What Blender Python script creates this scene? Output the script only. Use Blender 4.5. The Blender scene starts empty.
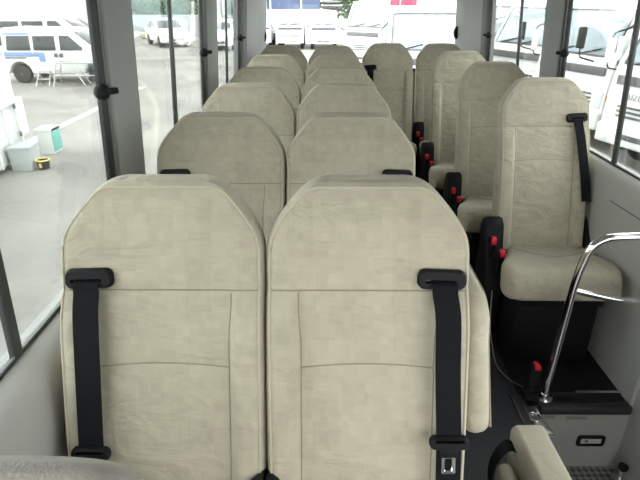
import bpy, bmesh, math, random
from mathutils import Vector, Matrix
random.seed(7)
C = bpy.context.scene.collection
S = bpy.context.scene
PI = math.pi

# ------------------------------------------------------------------ materials
def mat(name, col, rough=0.6, metal=0.0, noise=0.0, nscale=20.0, bump=0.0, bscale=60.0, spec=0.5):
    m = bpy.data.materials.new(name); m.use_nodes = True
    nt = m.node_tree; b = nt.nodes['Principled BSDF']
    b.inputs['Base Color'].default_value = (*col, 1)
    b.inputs['Roughness'].default_value = rough
    b.inputs['Metallic'].default_value = metal
    b.inputs['Specular IOR Level'].default_value = spec
    tc = nt.nodes.new('ShaderNodeTexCoord')
    if noise > 0:
        n = nt.nodes.new('ShaderNodeTexNoise'); n.inputs['Scale'].default_value = nscale; n.inputs['Detail'].default_value = 5
        r = nt.nodes.new('ShaderNodeMapRange'); r.inputs['To Min'].default_value = 1 - noise; r.inputs['To Max'].default_value = 1 + noise
        r.inputs['From Min'].default_value = 0.25; r.inputs['From Max'].default_value = 0.75
        h = nt.nodes.new('ShaderNodeHueSaturation'); h.inputs['Color'].default_value = (*col, 1)
        nt.links.new(tc.outputs['Object'], n.inputs['Vector']); nt.links.new(n.outputs['Fac'], r.inputs['Value'])
        nt.links.new(r.outputs['Result'], h.inputs['Value']); nt.links.new(h.outputs['Color'], b.inputs['Base Color'])
    if bump > 0:
        n2 = nt.nodes.new('ShaderNodeTexNoise'); n2.inputs['Scale'].default_value = bscale; n2.inputs['Detail'].default_value = 4
        bp = nt.nodes.new('ShaderNodeBump'); bp.inputs['Strength'].default_value = bump; bp.inputs['Distance'].default_value = 0.01
        nt.links.new(tc.outputs['Object'], n2.inputs['Vector']); nt.links.new(n2.outputs['Fac'], bp.inputs['Height'])
        nt.links.new(bp.outputs['Normal'], b.inputs['Normal'])
    return m

def fabric(name, col):
    m = bpy.data.materials.new(name); m.use_nodes = True
    nt = m.node_tree; b = nt.nodes['Principled BSDF']
    b.inputs['Roughness'].default_value = 0.85; b.inputs['Specular IOR Level'].default_value = 0.25
    b.inputs['Sheen Weight'].default_value = 0.15
    tc = nt.nodes.new('ShaderNodeTexCoord')
    vals = []
    for sc, off in ((36.0, 0.0), (62.0, 7.3), (18.0, 3.1)):
        mp = nt.nodes.new('ShaderNodeMapping'); mp.inputs['Scale'].default_value = (sc, 0.0, sc); mp.inputs['Location'].default_value = (off, 0.5, off)
        f = nt.nodes.new('ShaderNodeVectorMath'); f.operation = 'FLOOR'
        w = nt.nodes.new('ShaderNodeTexWhiteNoise'); w.noise_dimensions = '3D'
        nt.links.new(tc.outputs['Object'], mp.inputs['Vector']); nt.links.new(mp.outputs['Vector'], f.inputs[0])
        nt.links.new(f.outputs['Vector'], w.inputs['Vector']); vals.append(w.outputs['Value'])
    a1 = nt.nodes.new('ShaderNodeMath'); a1.operation = 'ADD'; nt.links.new(vals[0], a1.inputs[0]); nt.links.new(vals[1], a1.inputs[1])
    a2 = nt.nodes.new('ShaderNodeMath'); a2.operation = 'ADD'; nt.links.new(a1.outputs[0], a2.inputs[0]); nt.links.new(vals[2], a2.inputs[1])
    r = nt.nodes.new('ShaderNodeMapRange'); r.inputs['From Max'].default_value = 3; r.inputs['To Min'].default_value = 0.885; r.inputs['To Max'].default_value = 1.115
    nt.links.new(a2.outputs[0], r.inputs['Value'])
    n = nt.nodes.new('ShaderNodeTexNoise'); n.inputs['Scale'].default_value = 5; n.inputs['Detail'].default_value = 4
    nt.links.new(tc.outputs['Object'], n.inputs['Vector'])
    r2 = nt.nodes.new('ShaderNodeMapRange'); r2.inputs['From Min'].default_value = .3; r2.inputs['From Max'].default_value = .7
    r2.inputs['To Min'].default_value = 0.95; r2.inputs['To Max'].default_value = 1.05; nt.links.new(n.outputs['Fac'], r2.inputs['Value'])
    mu = nt.nodes.new('ShaderNodeMath'); mu.operation = 'MULTIPLY'; nt.links.new(r.outputs['Result'], mu.inputs[0]); nt.links.new(r2.outputs['Result'], mu.inputs[1])
    h = nt.nodes.new('ShaderNodeHueSaturation'); h.inputs['Color'].default_value = (*col, 1)
    nt.links.new(mu.outputs[0], h.inputs['Value']); nt.links.new(h.outputs['Color'], b.inputs['Base Color'])
    # soft wrinkles and weave
    mp2 = nt.nodes.new('ShaderNodeMapping'); mp2.inputs['Rotation'].default_value = (0, 0.6, 0); mp2.inputs['Scale'].default_value = (1, 1, 2.2)
    n3 = nt.nodes.new('ShaderNodeTexNoise'); n3.inputs['Scale'].default_value = 6; n3.inputs['Detail'].default_value = 3; n3.inputs['Distortion'].default_value = 1.4
    nt.links.new(tc.outputs['Object'], mp2.inputs['Vector']); nt.links.new(mp2.outputs['Vector'], n3.inputs['Vector'])
    bp = nt.nodes.new('ShaderNodeBump'); bp.inputs['Strength'].default_value = 0.5; bp.inputs['Distance'].default_value = 0.03
    nt.links.new(n3.outputs['Fac'], bp.inputs['Height'])
    n4 = nt.nodes.new('ShaderNodeTexNoise'); n4.inputs['Scale'].default_value = 500
    nt.links.new(tc.outputs['Object'], n4.inputs['Vector'])
    bp2 = nt.nodes.new('ShaderNodeBump'); bp2.inputs['Strength'].default_value = 0.15; bp2.inputs['Distance'].default_value = 0.002
    nt.links.new(n4.outputs['Fac'], bp2.inputs['Height']); nt.links.new(bp.outputs['Normal'], bp2.inputs['Normal'])
    nt.links.new(bp2.outputs['Normal'], b.inputs['Normal'])
    return m

def glass(name, tint=(0.93, 0.96, 0.95), refl=0.5):
    m = bpy.data.materials.new(name); m.use_nodes = True
    nt = m.node_tree; nt.nodes.clear()
    out = nt.nodes.new('ShaderNodeOutputMaterial'); mix = nt.nodes.new('ShaderNodeMixShader')
    t = nt.nodes.new('ShaderNodeBsdfTransparent'); t.inputs['Color'].default_value = (*tint, 1)
    g = nt.nodes.new('ShaderNodeBsdfGlossy'); g.inputs['Roughness'].default_value = 0.02
    fr = nt.nodes.new('ShaderNodeFresnel'); fr.inputs['IOR'].default_value = 1.4
    mu = nt.nodes.new('ShaderNodeMath'); mu.operation = 'MULTIPLY'; mu.inputs[1].default_value = refl
    nt.links.new(fr.outputs[0], mu.inputs[0]); nt.links.new(mu.outputs[0], mix.inputs[0])
    nt.links.new(t.outputs[0], mix.inputs[1]); nt.links.new(g.outputs[0], mix.inputs[2]); nt.links.new(mix.outputs[0], out.inputs[0])
    return m

FAB = fabric('beige_seat_fabric', (0.405, 0.376, 0.293))
SEAM = mat('beige_stitching', (0.25, 0.225, 0.165), 0.9)
PIPING = mat('beige_piping', (0.44, 0.40, 0.31), 0.8)
BLACK = mat('black_plastic', (0.009, 0.009, 0.011), 0.5, noise=.1, spec=.14)
BELT = mat('black_webbing', (0.0045, 0.005, 0.007), 0.85, bump=.2, bscale=300, spec=.2)
RED = mat('red_button', (0.62, 0.015, 0.04), 0.4)
STEEL = mat('seat_steel', (0.005, 0.005, 0.006), 0.7, noise=.1, spec=.2)
CHROME = mat('chrome', (0.86, 0.86, 0.88), 0.1, 1.0, noise=.04, nscale=60)
ALU = mat('brushed_aluminium', (0.55, 0.55, 0.55), 0.32, 1.0, noise=.08, nscale=40)
PANEL = mat('grey_interior_panel', (0.37, 0.372, 0.352), 0.55, noise=.03, nscale=8, bump=.08, bscale=250)
PILLAR = mat('grey_pillar_trim', (0.27, 0.28, 0.27), 0.6, noise=.03, nscale=6, bump=.05, bscale=250)
RUBBER = mat('black_rubber', (0.02, 0.021, 0.023), 0.5, noise=.1)
SASH = mat('dark_sash', (0.055, 0.06, 0.06), 0.4, 0.4)
SASH_EDGE = mat('grey_sash_edge', (0.16, 0.17, 0.17), 0.4)
FLOOR = mat('slate_vinyl_floor', (0.026, 0.029, 0.035), 0.5, noise=.14, nscale=30, bump=.1, bscale=200)
DARKFLOOR = mat('black_step_mat', (0.006, 0.0065, 0.008), 0.55, spec=.3, noise=.15, nscale=50, bump=.15, bscale=120)
RISER = mat('pale_grey_riser', (0.32, 0.325, 0.30), 0.5, noise=.06, nscale=10)
CEIL = mat('ceiling_cloth', (0.40, 0.40, 0.39), 0.9, noise=.03)
VINYL = mat('taupe_vinyl', (0.30, 0.285, 0.25), 0.55, noise=.04, nscale=12, bump=.25, bscale=220)
ASPH = None
GLASS = glass('window_glass')
LENS = mat('lamp_lens', (0.5, 0.5, 0.45), 0.25, noise=.1)
WHITE = mat('white_paint', (0.80, 0.81, 0.80), 0.3, noise=.02, nscale=3)
OFFW = mat('offwhite_paint', (0.72, 0.74, 0.73), 0.45, noise=.04, nscale=4)
WGLASS = mat('vehicle_glass', (0.30, 0.36, 0.40), 0.06, noise=.25, nscale=2.5)  # pale base colour stands in for sky reflected in the truck glass
DGLASS = mat('dark_vehicle_glass', (0.045, 0.05, 0.055), 0.08, noise=.3, nscale=3)
GRILLE = mat('grey_grille', (0.10, 0.10, 0.11), 0.5)
TYRE = mat('tyre', (0.03, 0.03, 0.03), 0.8, noise=.1)
RIM = mat('wheel_rim', (0.5, 0.5, 0.5), 0.4, 0.5)
ORANGE = mat('orange_lens', (0.9, 0.25, 0.03), 0.3)
LAMP = mat('headlight_lens', (0.65, 0.68, 0.7), 0.1)
BLUE = mat('blue_body_graphic', (0.20, 0.30, 0.52), 0.4)
GREYB = mat('grey_box_plastic', (0.42, 0.46, 0.47), 0.6, noise=.05)
TEAL = mat('teal_plastic', (0.16, 0.46, 0.42), 0.6, noise=.05)
YELLOW = mat('yellow_plastic', (0.75, 0.62, 0.18), 0.5)
NAVY = mat('navy_corrugated', (0.10, 0.13, 0.24), 0.6, noise=.1, nscale=1)
WALLG = mat('grey_lot_wall', (0.36, 0.38, 0.38), 0.8, noise=.1, nscale=1.5, bump=.1, bscale=8)
BLDW = mat('white_building', (0.80, 0.80, 0.79), 0.8, noise=.03, nscale=1)
HEDGE = mat('hedge_green', (0.085, 0.14, 0.055), 0.8, noise=.5, nscale=5)
PINK = mat('red_banner_cloth', (0.72, 0.06, 0.12), 0.8, noise=.1)
LINE = mat('white_road_paint', (0.62, 0.62, 0.60), 0.8, noise=.1, nscale=8)
DIRT = mat('dry_grass', (0.38, 0.34, 0.19), 0.9, noise=.2, nscale=4)

def asphalt():
    m = mat('worn_asphalt', (0.2, 0.2, 0.195), 0.85, bump=.3, bscale=40)
    nt = m.node_tree; b = nt.nodes['Principled BSDF']
    tc = nt.nodes.new('ShaderNodeTexCoord')
    n = nt.nodes.new('ShaderNodeTexNoise'); n.inputs['Scale'].default_value = 0.35; n.inputs['Detail'].default_value = 7; n.inputs['Distortion'].default_value = .8
    nt.links.new(tc.outputs['Object'], n.inputs['Vector'])
    cr = nt.nodes.new('ShaderNodeValToRGB')
    cr.color_ramp.elements[0].position = .35; cr.color_ramp.elements[0].color = (.185, .181, .168, 1)
    cr.color_ramp.elements[1].position = .66; cr.color_ramp.elements[1].color = (.31, .303, .284, 1)
    nt.links.new(n.outputs['Fac'], cr.inputs['Fac']); nt.links.new(cr.outputs['Color'], b.inputs['Base Color'])
    return m
ASPH = asphalt()

def plate_mat():
    m = mat('chequer_plate', (0.34, 0.34, 0.32), 0.4, .6)
    nt = m.node_tree; b = nt.nodes['Principled BSDF']
    tc = nt.nodes.new('ShaderNodeTexCoord')
    mp = nt.nodes.new('ShaderNodeMapping'); mp.inputs['Rotation'].default_value = (0, 0, PI/4); mp.inputs['Scale'].default_value = (48, 48, 48)
    ck = nt.nodes.new('ShaderNodeTexChecker'); ck.inputs['Scale'].default_value = 1
    ck.inputs['Color1'].default_value = (.16, .16, .15, 1); ck.inputs['Color2'].default_value = (.42, .42, .40, 1)
    nt.links.new(tc.outputs['Object'], mp.inputs['Vector']); nt.links.new(mp.outputs['Vector'], ck.inputs['Vector'])
    nt.links.new(ck.outputs['Color'], b.inputs['Base Color'])
    bp = nt.nodes.new('ShaderNodeBump'); bp.inputs['Strength'].default_value = .5; bp.inputs['Distance'].default_value = .004
    nt.links.new(ck.outputs['Fac'], bp.inputs['Height']); nt.links.new(bp.outputs['Normal'], b.inputs['Normal'])
    return m
PLATE = plate_mat()

# ------------------------------------------------------------------ mesh helpers
class MB:
    def __init__(s): s.v = []; s.f = []; s.mi = []; s.m = 0
    def add(s, vs, fs):
        o = len(s.v); s.v += [tuple(v) for v in vs]
        s.f += [tuple(i + o for i in f) for f in fs]; s.mi += [s.m] * len(fs); return s
    def box(s, x0, x1, y0, y1, z0, z1):
        vs = [(x, y, z) for z in (z0, z1) for y in (y0, y1) for x in (x0, x1)]
        return s.add(vs, [(0,2,3,1), (4,5,7,6), (0,1,5,4), (2,6,7,3), (0,4,6,2), (1,3,7,5)])
    def hexa(s, vs):      # 8 points, same order as box
        return s.add(vs, [(0,2,3,1), (4,5,7,6), (0,1,5,4), (2,6,7,3), (0,4,6,2), (1,3,7,5)])
    def prism(s, prof, a0, a1, fn):   # fn(u, v, a) -> point; prof list of (u,v)
        n = len(prof)
        vs = [fn(u, v, a0) for u, v in prof] + [fn(u, v, a1) for u, v in prof]
        fs = [tuple(range(n))[::-1], tuple(range(n, 2*n))] + [(i, (i+1) % n, n + (i+1) % n, n + i) for i in range(n)]
        return s.add(vs, fs)
    def tube(s, path, r, seg=10, cap=True):
        P = [Vector(p) for p in path]; n = len(P); vs = []
        up = Vector((0.13, 0.31, 0.94)).normalized()
        for i, p in enumerate(P):
            t = (P[min(i+1, n-1)] - P[max(i-1, 0)]).normalized()
            a = t.cross(up)
            if a.length < 1e-3: a = t.cross(Vector((1, 0, 0)))
            a.normalize(); b = t.cross(a)
            rr = r[i] if isinstance(r, (list, tuple)) else r
            for k in range(seg):
                th = 2*PI*k/seg; vs.append(p + a*(rr*math.cos(th)) + b*(rr*math.sin(th)))
        fs = [(i*seg+k, i*seg+(k+1) % seg, (i+1)*seg+(k+1) % seg, (i+1)*seg+k) for i in range(n-1) for k in range(seg)]
        if cap: fs += [tuple(range(seg))[::-1], tuple((n-1)*seg + k for k in range(seg))]
        return s.add(vs, fs)
    def rings(s, R, cap=True):
        n = len(R[0]); vs = [p for ring in R for p in ring]
        fs = [(i*n+k, i*n+(k+1) % n, (i+1)*n+(k+1) % n, (i+1)*n+k) for i in range(len(R)-1) for k in range(n)]
        if cap: fs += [tuple(range(n))[::-1], tuple((len(R)-1)*n + k for k in range(n))]
        return s.add(vs, fs)
    def build(s, name, m, parent=None, smooth=False, bevel=0, seg=2, kind=None, loc=None, angle=40):
        me = bpy.data.meshes.new(name); me.from_pydata(s.v, [], s.f)
        ms = m if isinstance(m, (list, tuple)) else [m]
        for x in ms: me.materials.append(x)
        if len(ms) > 1:
            for p, i in zip(me.polygons, s.mi): p.material_index = i
        bm = bmesh.new(); bm.from_mesh(me)
        bmesh.ops.recalc_face_normals(bm, faces=bm.faces)
        if bevel:
            ed = [e for e in bm.edges if len(e.link_faces) == 2 and e.calc_face_angle(0) > math.radians(25)]
            bmesh.ops.bevel(bm, geom=ed, offset=bevel, segments=seg, profile=.5, affect='EDGES', clamp_overlap=True)
        bm.to_mesh(me); bm.free()
        if smooth or bevel:
            for p in me.polygons: p.use_smooth = True
            try: me.set_sharp_from_angle(angle=math.radians(angle))
            except Exception: pass
        o = bpy.data.objects.new(name, me); C.objects.link(o)
        if parent: o.parent = parent
        if kind: o['kind'] = kind
        if loc: o.location = loc
        return o

def tag(o, label, cat, group=None):
    o['label'] = label; o['category'] = cat
    if group: o['group'] = group
    return o
def thing(name, label, cat, loc=(0,0,0), rz=0, group=None):
    o = bpy.data.objects.new(name, None); C.objects.link(o); o.empty_display_size = .1
    o.location = loc; o.rotation_euler = (0, 0, rz)
    return tag(o, label, cat, group)
def dup(root, loc, rz, label, group=None, scale=None):
    r = root.copy(); C.objects.link(r); r.location = loc; r.rotation_euler = (0, 0, rz); r['label'] = label
    if group: r['group'] = group
    if scale: r.scale = scale
    for ch in list(root.children):
        c = ch.copy(); C.objects.link(c); c.parent = r
        for g in list(ch.children):
            d = g.copy(); C.objects.link(d); d.parent = c
    return r
def smooth_path(pts, n=8):
    P = [Vector(p) for p in pts]; out = []
    for i in range(len(P)-1):
        p0 = P[max(i-1, 0)]; p1 = P[i]; p2 = P[i+1]; p3 = P[min(i+2, len(P)-1)]
        for k in range(n):
            t = k/n
            out.append(0.5*((2*p1) + (p2-p0)*t + (2*p0-5*p1+4*p2-p3)*t*t + (3*p1-p0-3*p2+p3)*t**3))
    out.append(P[-1]); return out
def fillet(pts, r, n=6):
    P = [Vector(p) for p in pts]; out = [P[0]]
    for i in range(1, len(P)-1):
        a = (P[i-1]-P[i]); b = (P[i+1]-P[i]); d = min(r, a.length*.49, b.length*.49)
        A = P[i] + a.normalized()*d; B = P[i] + b.normalized()*d
        for k in range(n+1):
            t = k/n; out.append(A*(1-t)**2 + P[i]*2*t*(1-t) + B*t*t)
    out.append(P[-1]); return out
def lerp_table(tab, t):
    for (a, x), (b, y) in zip(tab, tab[1:]):
        if t <= b: return x + (y-x)*(t-a)/(b-a)
    return tab[-1][1]
def lathe_ring(axis_pts, seg=20):
    """axis_pts: list of (centre Vector, axis Vector, radius)"""
    R = []
    for c, ax, r in axis_pts:
        ax = Vector(ax).normalized(); a = ax.cross(Vector((0.2, .1, 1)));
        if a.length < 1e-3: a = ax.cross(Vector((1, 0, 0)))
        a.normalize(); b = ax.cross(a)
        R.append([Vector(c) + a*(r*math.cos(2*PI*k/seg)) + b*(r*math.sin(2*PI*k/seg)) for k in range(seg)])
    return R

# ------------------------------------------------------------------ bus shell
SILL = .895; TOPZ = 1.74; ROOF = 1.95; Y0 = -1.45; YR = 5.25
def XL(z, off=0): return -.662 + .06*max(z-SILL, 0) - off      # inner face of glass line, left side; off goes outwards
def XR(z, off=0): return 1.362 - .075*max(z-SILL, 0) + off
def side_box(mb, side, y0, y1, z0, z1, o0, o1):
    X = XL if side == 'l' else XR
    vs = [(X(z, o), y, z) for z in (z0, z1) for y in (y0, y1) for o in (o0, o1)]
    return mb.hexa(vs)

# floor: main deck with the step well cut out of its front corner
SWX = .87; SWY = 1.745
mb = MB(); prof = [(-.64, Y0), (SWX, Y0), (SWX, SWY), (1.34, SWY), (1.34, YR), (-.64, YR)]
mb.prism(prof, -.02, 0, lambda u, v, a: (u, v, a)); mb.build('floor', FLOOR, kind='structure')
mb = MB(); mb.box(SWX, 1.36, .3, SWY, -.40, -.36); mb.build('trim_1', PLATE, kind='structure')
mb = MB(); mb.box(SWX-.02, 1.36, SWY, SWY+.02, -.40, -.02)
mb.build('wall_stepwell', RISER, kind='structure')
mb = MB(); mb.box(SWX-.02, SWX, .3, SWY, -.40, -.02); mb.build('trim_2', RISER, kind='structure')
mb = MB(); mb.box(SWX+.002, 1.34, SWY, 3.0, .0015, .004); mb.build('trim_3', DARKFLOOR, kind='structure')
mb = MB(); mb.box(SWX+.07, 1.335, SWY-.022, SWY+.03, -.032, .01); mb.build('trim_4', RUBBER, kind='structure', bevel=.008)
mb = MB(); mb.box(SWX+.09, 1.335, SWY+.075, SWY+.09, .004, .009); mb.build('trim_5', CHROME, kind='structure')
# aluminium edging along the side of the step well
mb = MB(); mb.box(SWX-.036, SWX+.012, 1.1, SWY+.06, .001, .012); mb.box(SWX-.002, SWX+.012, 1.1, SWY-.01, -.05, .002)
mb.build('trim_6', ALU, kind='structure', bevel=.003)

# side walls below the windows
def wall_prof(side):
    s = -1 if side == 'l' else 1
    if side == 'l': inner = [(-.652, SILL), (-.630, .887), (-.609, .870), (-.597, .842), (-.589, .79), (-.588, .72), (-.594, .3), (-.594, 0.0)]
    else: inner = [(1.352, SILL), (1.340, .889), (1.330, .875), (1.323, .85), (1.322, .78), (1.33, .3), (1.33, 0.0)]
    ox = -.70 if side == 'l' else 1.41
    return inner + [(inner[-1][0], -.02), (ox, -.02), (ox, SILL)]
mb = MB(); mb.prism(wall_prof('l'), Y0, YR, lambda u, v, a: (u, a, v))
wl = mb.build('wall_left', PANEL, kind='structure', smooth=True, angle=50)
mb = MB(); mb.prism(wall_prof('r'), SWY, YR, lambda u, v, a: (u, a, v))
wr = mb.build('wall_right', PANEL, kind='structure', smooth=True, angle=50)
# moulded panel joints
mb = MB(); mb.tube([(-.586, .78, .33), (-.586, 1.02, .72), (-.586, 1.16, .76)], .003, 6); mb.build('trim_7', SASH, kind='structure')
mb = MB(); mb.tube([(1.3235, 1.80, .775), (1.3235, 2.25, .76)], .0025, 6); mb.build('trim_8', SASH, kind='structure')
# headers over the windows, roof
for side, nm in (('l', 'trim_9'), ('r', 'trim_10')):
    mb = MB(); side_box(mb, side, Y0, YR, TOPZ, ROOF, -.03, .06); mb.build(nm, PILLAR, kind='structure')
mb = MB()
arch = []
for i in range(13):
    t = i/12; x = -.62 + t*(1.30+.62); arch.append((x, ROOF-.04 + .10*math.sin(PI*t)))
arch2 = [(x, z+.05) for x, z in arch[::-1]]
mb.prism(arch+arch2, Y0-.05, YR+.05, lambda u, v, a: (u, a, v)); mb.build('ceiling', CEIL, kind='structure', smooth=True)

# pillars between the windows
PB = 0
def pillar(side, y0, y1, nm, depth=.045):
    depth = .022; mb = MB(); X = XL if side == 'l' else XR; s = 1 if side == 'l' else -1
    prof = [(-.03, y0), (depth*.55, y0+.012), (depth, y0+.05), (depth, y1-.05), (depth*.55, y1-.012), (-.03, y1)]
    R = []
    for z in (SILL-.03, 1.1, 1.3, 1.5, TOPZ+.02):
        R.append([(X(z) + s*d, y, z) for d, y in prof])
    mb.rings(R); return mb.build(nm, PILLAR, kind='structure', smooth=True, angle=25)
pillar('l', 1.55, 1.80, 'trim_11'); pillar('l', 2.93, 3.23, 'trim_12')
pillar('r', 1.55, 1.80, 'trim_13'); pillar('r', 3.08, 3.34, 'trim_14')
# rear corner posts (wrap round to the rear wall)
def corner(side, y0, nm):
    X = XL if side == 'l' else XR; s = 1 if side == 'l' else -1
    prof = [(-.05, y0), (.025, y0+.012), (.045, y0+.05), (.045, y0+.42), (.06, 5.0), (.085, 5.19), (.09, YR+.02), (-.06, YR+.06)]
    R = [[(X(z) + s*d, y, z) for d, y in prof] for z in (SILL-.03, 1.1, 1.3, 1.5, TOPZ+.02)]
    mb = MB(); mb.rings(R); mb.build(nm, PILLAR, kind='structure', smooth=True, angle=25)
corner('l', 4.20, 'trim_15'); corner('r', 4.50, 'trim_16')
# rear wall below and above the rear window
mb = MB(); mb.box(-.70, 1.41, YR, YR+.05, -.02, .98); mb.box(-.66, 1.36, YR, YR+.05, 1.74, 1.98); mb.build('wall_rear', PANEL, kind='structure')
# front wall, its unseen header brought low over the windscreen to dim the cabin
mb = MB(); mb.box(-.70, 1.41, Y0-.05, Y0, -.02, .80); mb.box(-.70, 1.41, Y0-.05, Y0, 1.52, 1.98); mb.build('wall_front', PANEL, kind='structure')

# windows: gasket frame > pane, sash bar, latch
def latch_mb(side, y, z):
    X = XL if side == 'l' else XR; s = 1 if side == 'l' else -1
    c = Vector((X(z) + s*.018, y, z)); ax = Vector((-s*.72, -.69, 0)); rr = [(-.034, .009), (-.01, .010), (-.006, .016), (.0, .021), (.010, .0235), (.018, .020), (.026, .018), (.032, .010)]
    mb = MB(); mb.rings(lathe_ring([(c + ax*d, ax, q) for d, q in rr], 18))
    return mb
def window(nm, side, y0, y1, bars, latches, gr=.085, g0=.05):
    mb = MB()
    side_box(mb, side, y0-.02, y1+.02, SILL-.006, SILL+.008, -.003, .006); side_box(mb, side, y0-.02, y1+.02, TOPZ-.05, TOPZ+.02, -.014, .03)
    side_box(mb, side, y1-gr, y1+.012, SILL, TOPZ, -.004, .01); side_box(mb, side, y0-.012, y0+g0*.4, SILL, TOPZ, -.004, .01)
    w = mb.build(nm, RUBBER, kind='structure', bevel=.003)
    p = MB(); side_box(p, side, y0, y1, SILL, TOPZ, .012, .016); p.build('pane', GLASS, w)
    e = MB()
    side_box(e, side, y0, y1, SILL+.008, SILL+.013, -.003, .002); side_box(e, side, y1-gr*.55, y1-gr*.55+.012, SILL, TOPZ, -.007, .0)
    e.build('sash_edge', SASH_EDGE, w)
    for b in bars:
        q = MB(); side_box(q, side, b-.016, b+.016, SILL, TOPZ, -.004, .010); q.build('sash_bar', SASH, w, bevel=.003)
    for (ly, lz) in latches:
        latch_mb(side, ly, lz).build('window_latch', BLACK, w, smooth=True)
    return w
window('window_1', 'l', -.75, 1.585, [.91], [(1.50, 1.365)])
window('window_2', 'l', 1.80, 2.93, [2.29], [(2.86, 1.352)], gr=.07)
window('window_3', 'l', 3.23, 4.20, [3.62], [(4.14, 1.345)], gr=.06)
window('window_4', 'r', 1.80, 3.08, [2.37], [(3.02, 1.335)], gr=.06)
window('window_5', 'r', 3.34, 4.50, [3.78], [(4.46, 1.345)], gr=.05)
# rear window
mb = MB(); wx0, wx1 = -.60, 1.275
mb.box(wx0-.02, wx1+.02, YR-.006, YR+.03, .975, 1.0); mb.box(wx0-.02, wx1+.02, YR-.006, YR+.03, 1.715, 1.745)
mb.hexa([(x, y, z) for z, xs in ((.98, (wx0-.02, wx0+.012)), (1.745, (wx0+.01, wx0+.04))) for y in (YR-.006, YR+.03) for x in xs])
mb.hexa([(x, y, z) for z, xs in ((.98, (wx1-.012, wx1+.02)), (1.745, (wx1-.045, wx1-.01))) for y in (YR-.006, YR+.03) for x in xs])
w6 = mb.build('window_6', RUBBER, kind='structure', bevel=.003)
p = MB(); p.box(wx0, wx1, YR+.01, YR+.014, .98, 1.735); p.build('pane', GLASS, w6)
for x, z in ((wx0+.035, 1.29), (wx1-.035, 1.325)):
    c = Vector((x, YR-.03, z)); q = MB()
    q.rings(lathe_ring([(c+Vector((0,.04,0)), (0,-1,0), .02), (c, (0,-1,0), .026), (c+Vector((0,-.015,0)), (0,-1,0), .03), (c+Vector((0,-.03,0)), (0,-1,0), .02)], 16))
    for i, v in enumerate(q.v): q.v[i] = (v[0], v[1], z + (v[2]-z)*1.9)
    q.build('window_latch', BLACK, w6, smooth=True)
# entrance door on the right, beside the step well
mb = MB()
for (a, b, z0, z1) in ((.32, .38, -.38, 1.72), (1.49, 1.55, -.38, 1.72), (.88, .96, -.38, 1.72), (.38, 1.49, -.38, .62), (.38, 1.49, 1.60, 1.74)):  # solid lower and upper panels shaped to keep light out of the cabin
    mb.box(1.35, 1.385, a, b, z0, z1)
d = mb.build('door_1', SASH, kind='structure')
p = MB(); p.box(1.365, 1.37, .38, .88, .62, 1.60); p.box(1.365, 1.37, .96, 1.49, .62, 1.60); p.build('pane', GLASS, d)
mb = MB(); mb.box(1.345, 1.40, 1.55, SWY+.01, -.40, SILL); mb.build('trim_17', PANEL, kind='structure')
mb = MB(); mb.box(1.345, 1.40, Y0, .32, -.40, .75); mb.build('trim_18', PANEL, kind='structure')

# ------------------------------------------------------------------ seats
TILT = math.radians(18); ZTOP = 1.259; YTOP = .27; TLEN = .84; HW = .2185
U = Vector((0, math.sin(TILT), math.cos(TILT))); N = Vector((0, -math.cos(TILT), math.sin(TILT)))
WT = [(0, .084), (.0008, .093), (.002, .101), (.004, .109), (.007, .117), (.012, .128), (.02, .140), (.03, .150), (.055, .172), (.08, .191), (.105, .2075), (.122, .2145), (.15, HW), (.50, HW), (.84, HW*.985)]
def W(t):
    q = min(.012, t*.5); return (lerp_table(WT, t-q) + lerp_table(WT, t-q/2) + lerp_table(WT, t) + lerp_table(WT, t+q/2) + lerp_table(WT, t+q))/5
def sm(x): x = max(0, min(1, x)); return x*x*(3-2*x)
def dfront(x, t):
    w = W(t); ax = abs(x)
    d = .010*math.sin(PI*min(t/.84, 1)) - .012*sm((.1-t)/.1)
    if t > .2: d += .020*sm((ax-.125)/.045)*sm((t-.2)/.12)       # side bolsters
    d += .010*math.exp(-((t-.62)/.16)**2)*(1-sm(ax/.17))          # lumbar
    # stitched valleys
    def val(dist, wd=.012, dep=.006): return dep*math.exp(-(dist/wd)**2)
    d -= val(t-.232, .012, .005)
    if ax < .16: d -= val(t-(.402 - .010*(1-(x/.145)**2)), .010, .005)
    if t > .232: d -= val(ax-.142, .009, .006)
    r = .026*min(1, .12 + t/.05); e = (ax-(w-r))/r
    if e > 0: d -= r*.9*(1-math.sqrt(max(0, 1-min(e, 1)**2)))
    if t < .016: d -= .018*(1-math.sqrt(max(0, 1-(1-t/.016)**2)))
    return d
def dback(t): return -(.072+.05*t) + (.008*(1-math.sqrt(max(0, 1-(1-t/.02)**2))) if t < .02 else 0)
def sp(x, t, d): return Vector((x, YTOP, ZTOP)) - U*t + N*d
def surf(x, t, off=0): return sp(x, t, dfront(x, t)+off)

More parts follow.
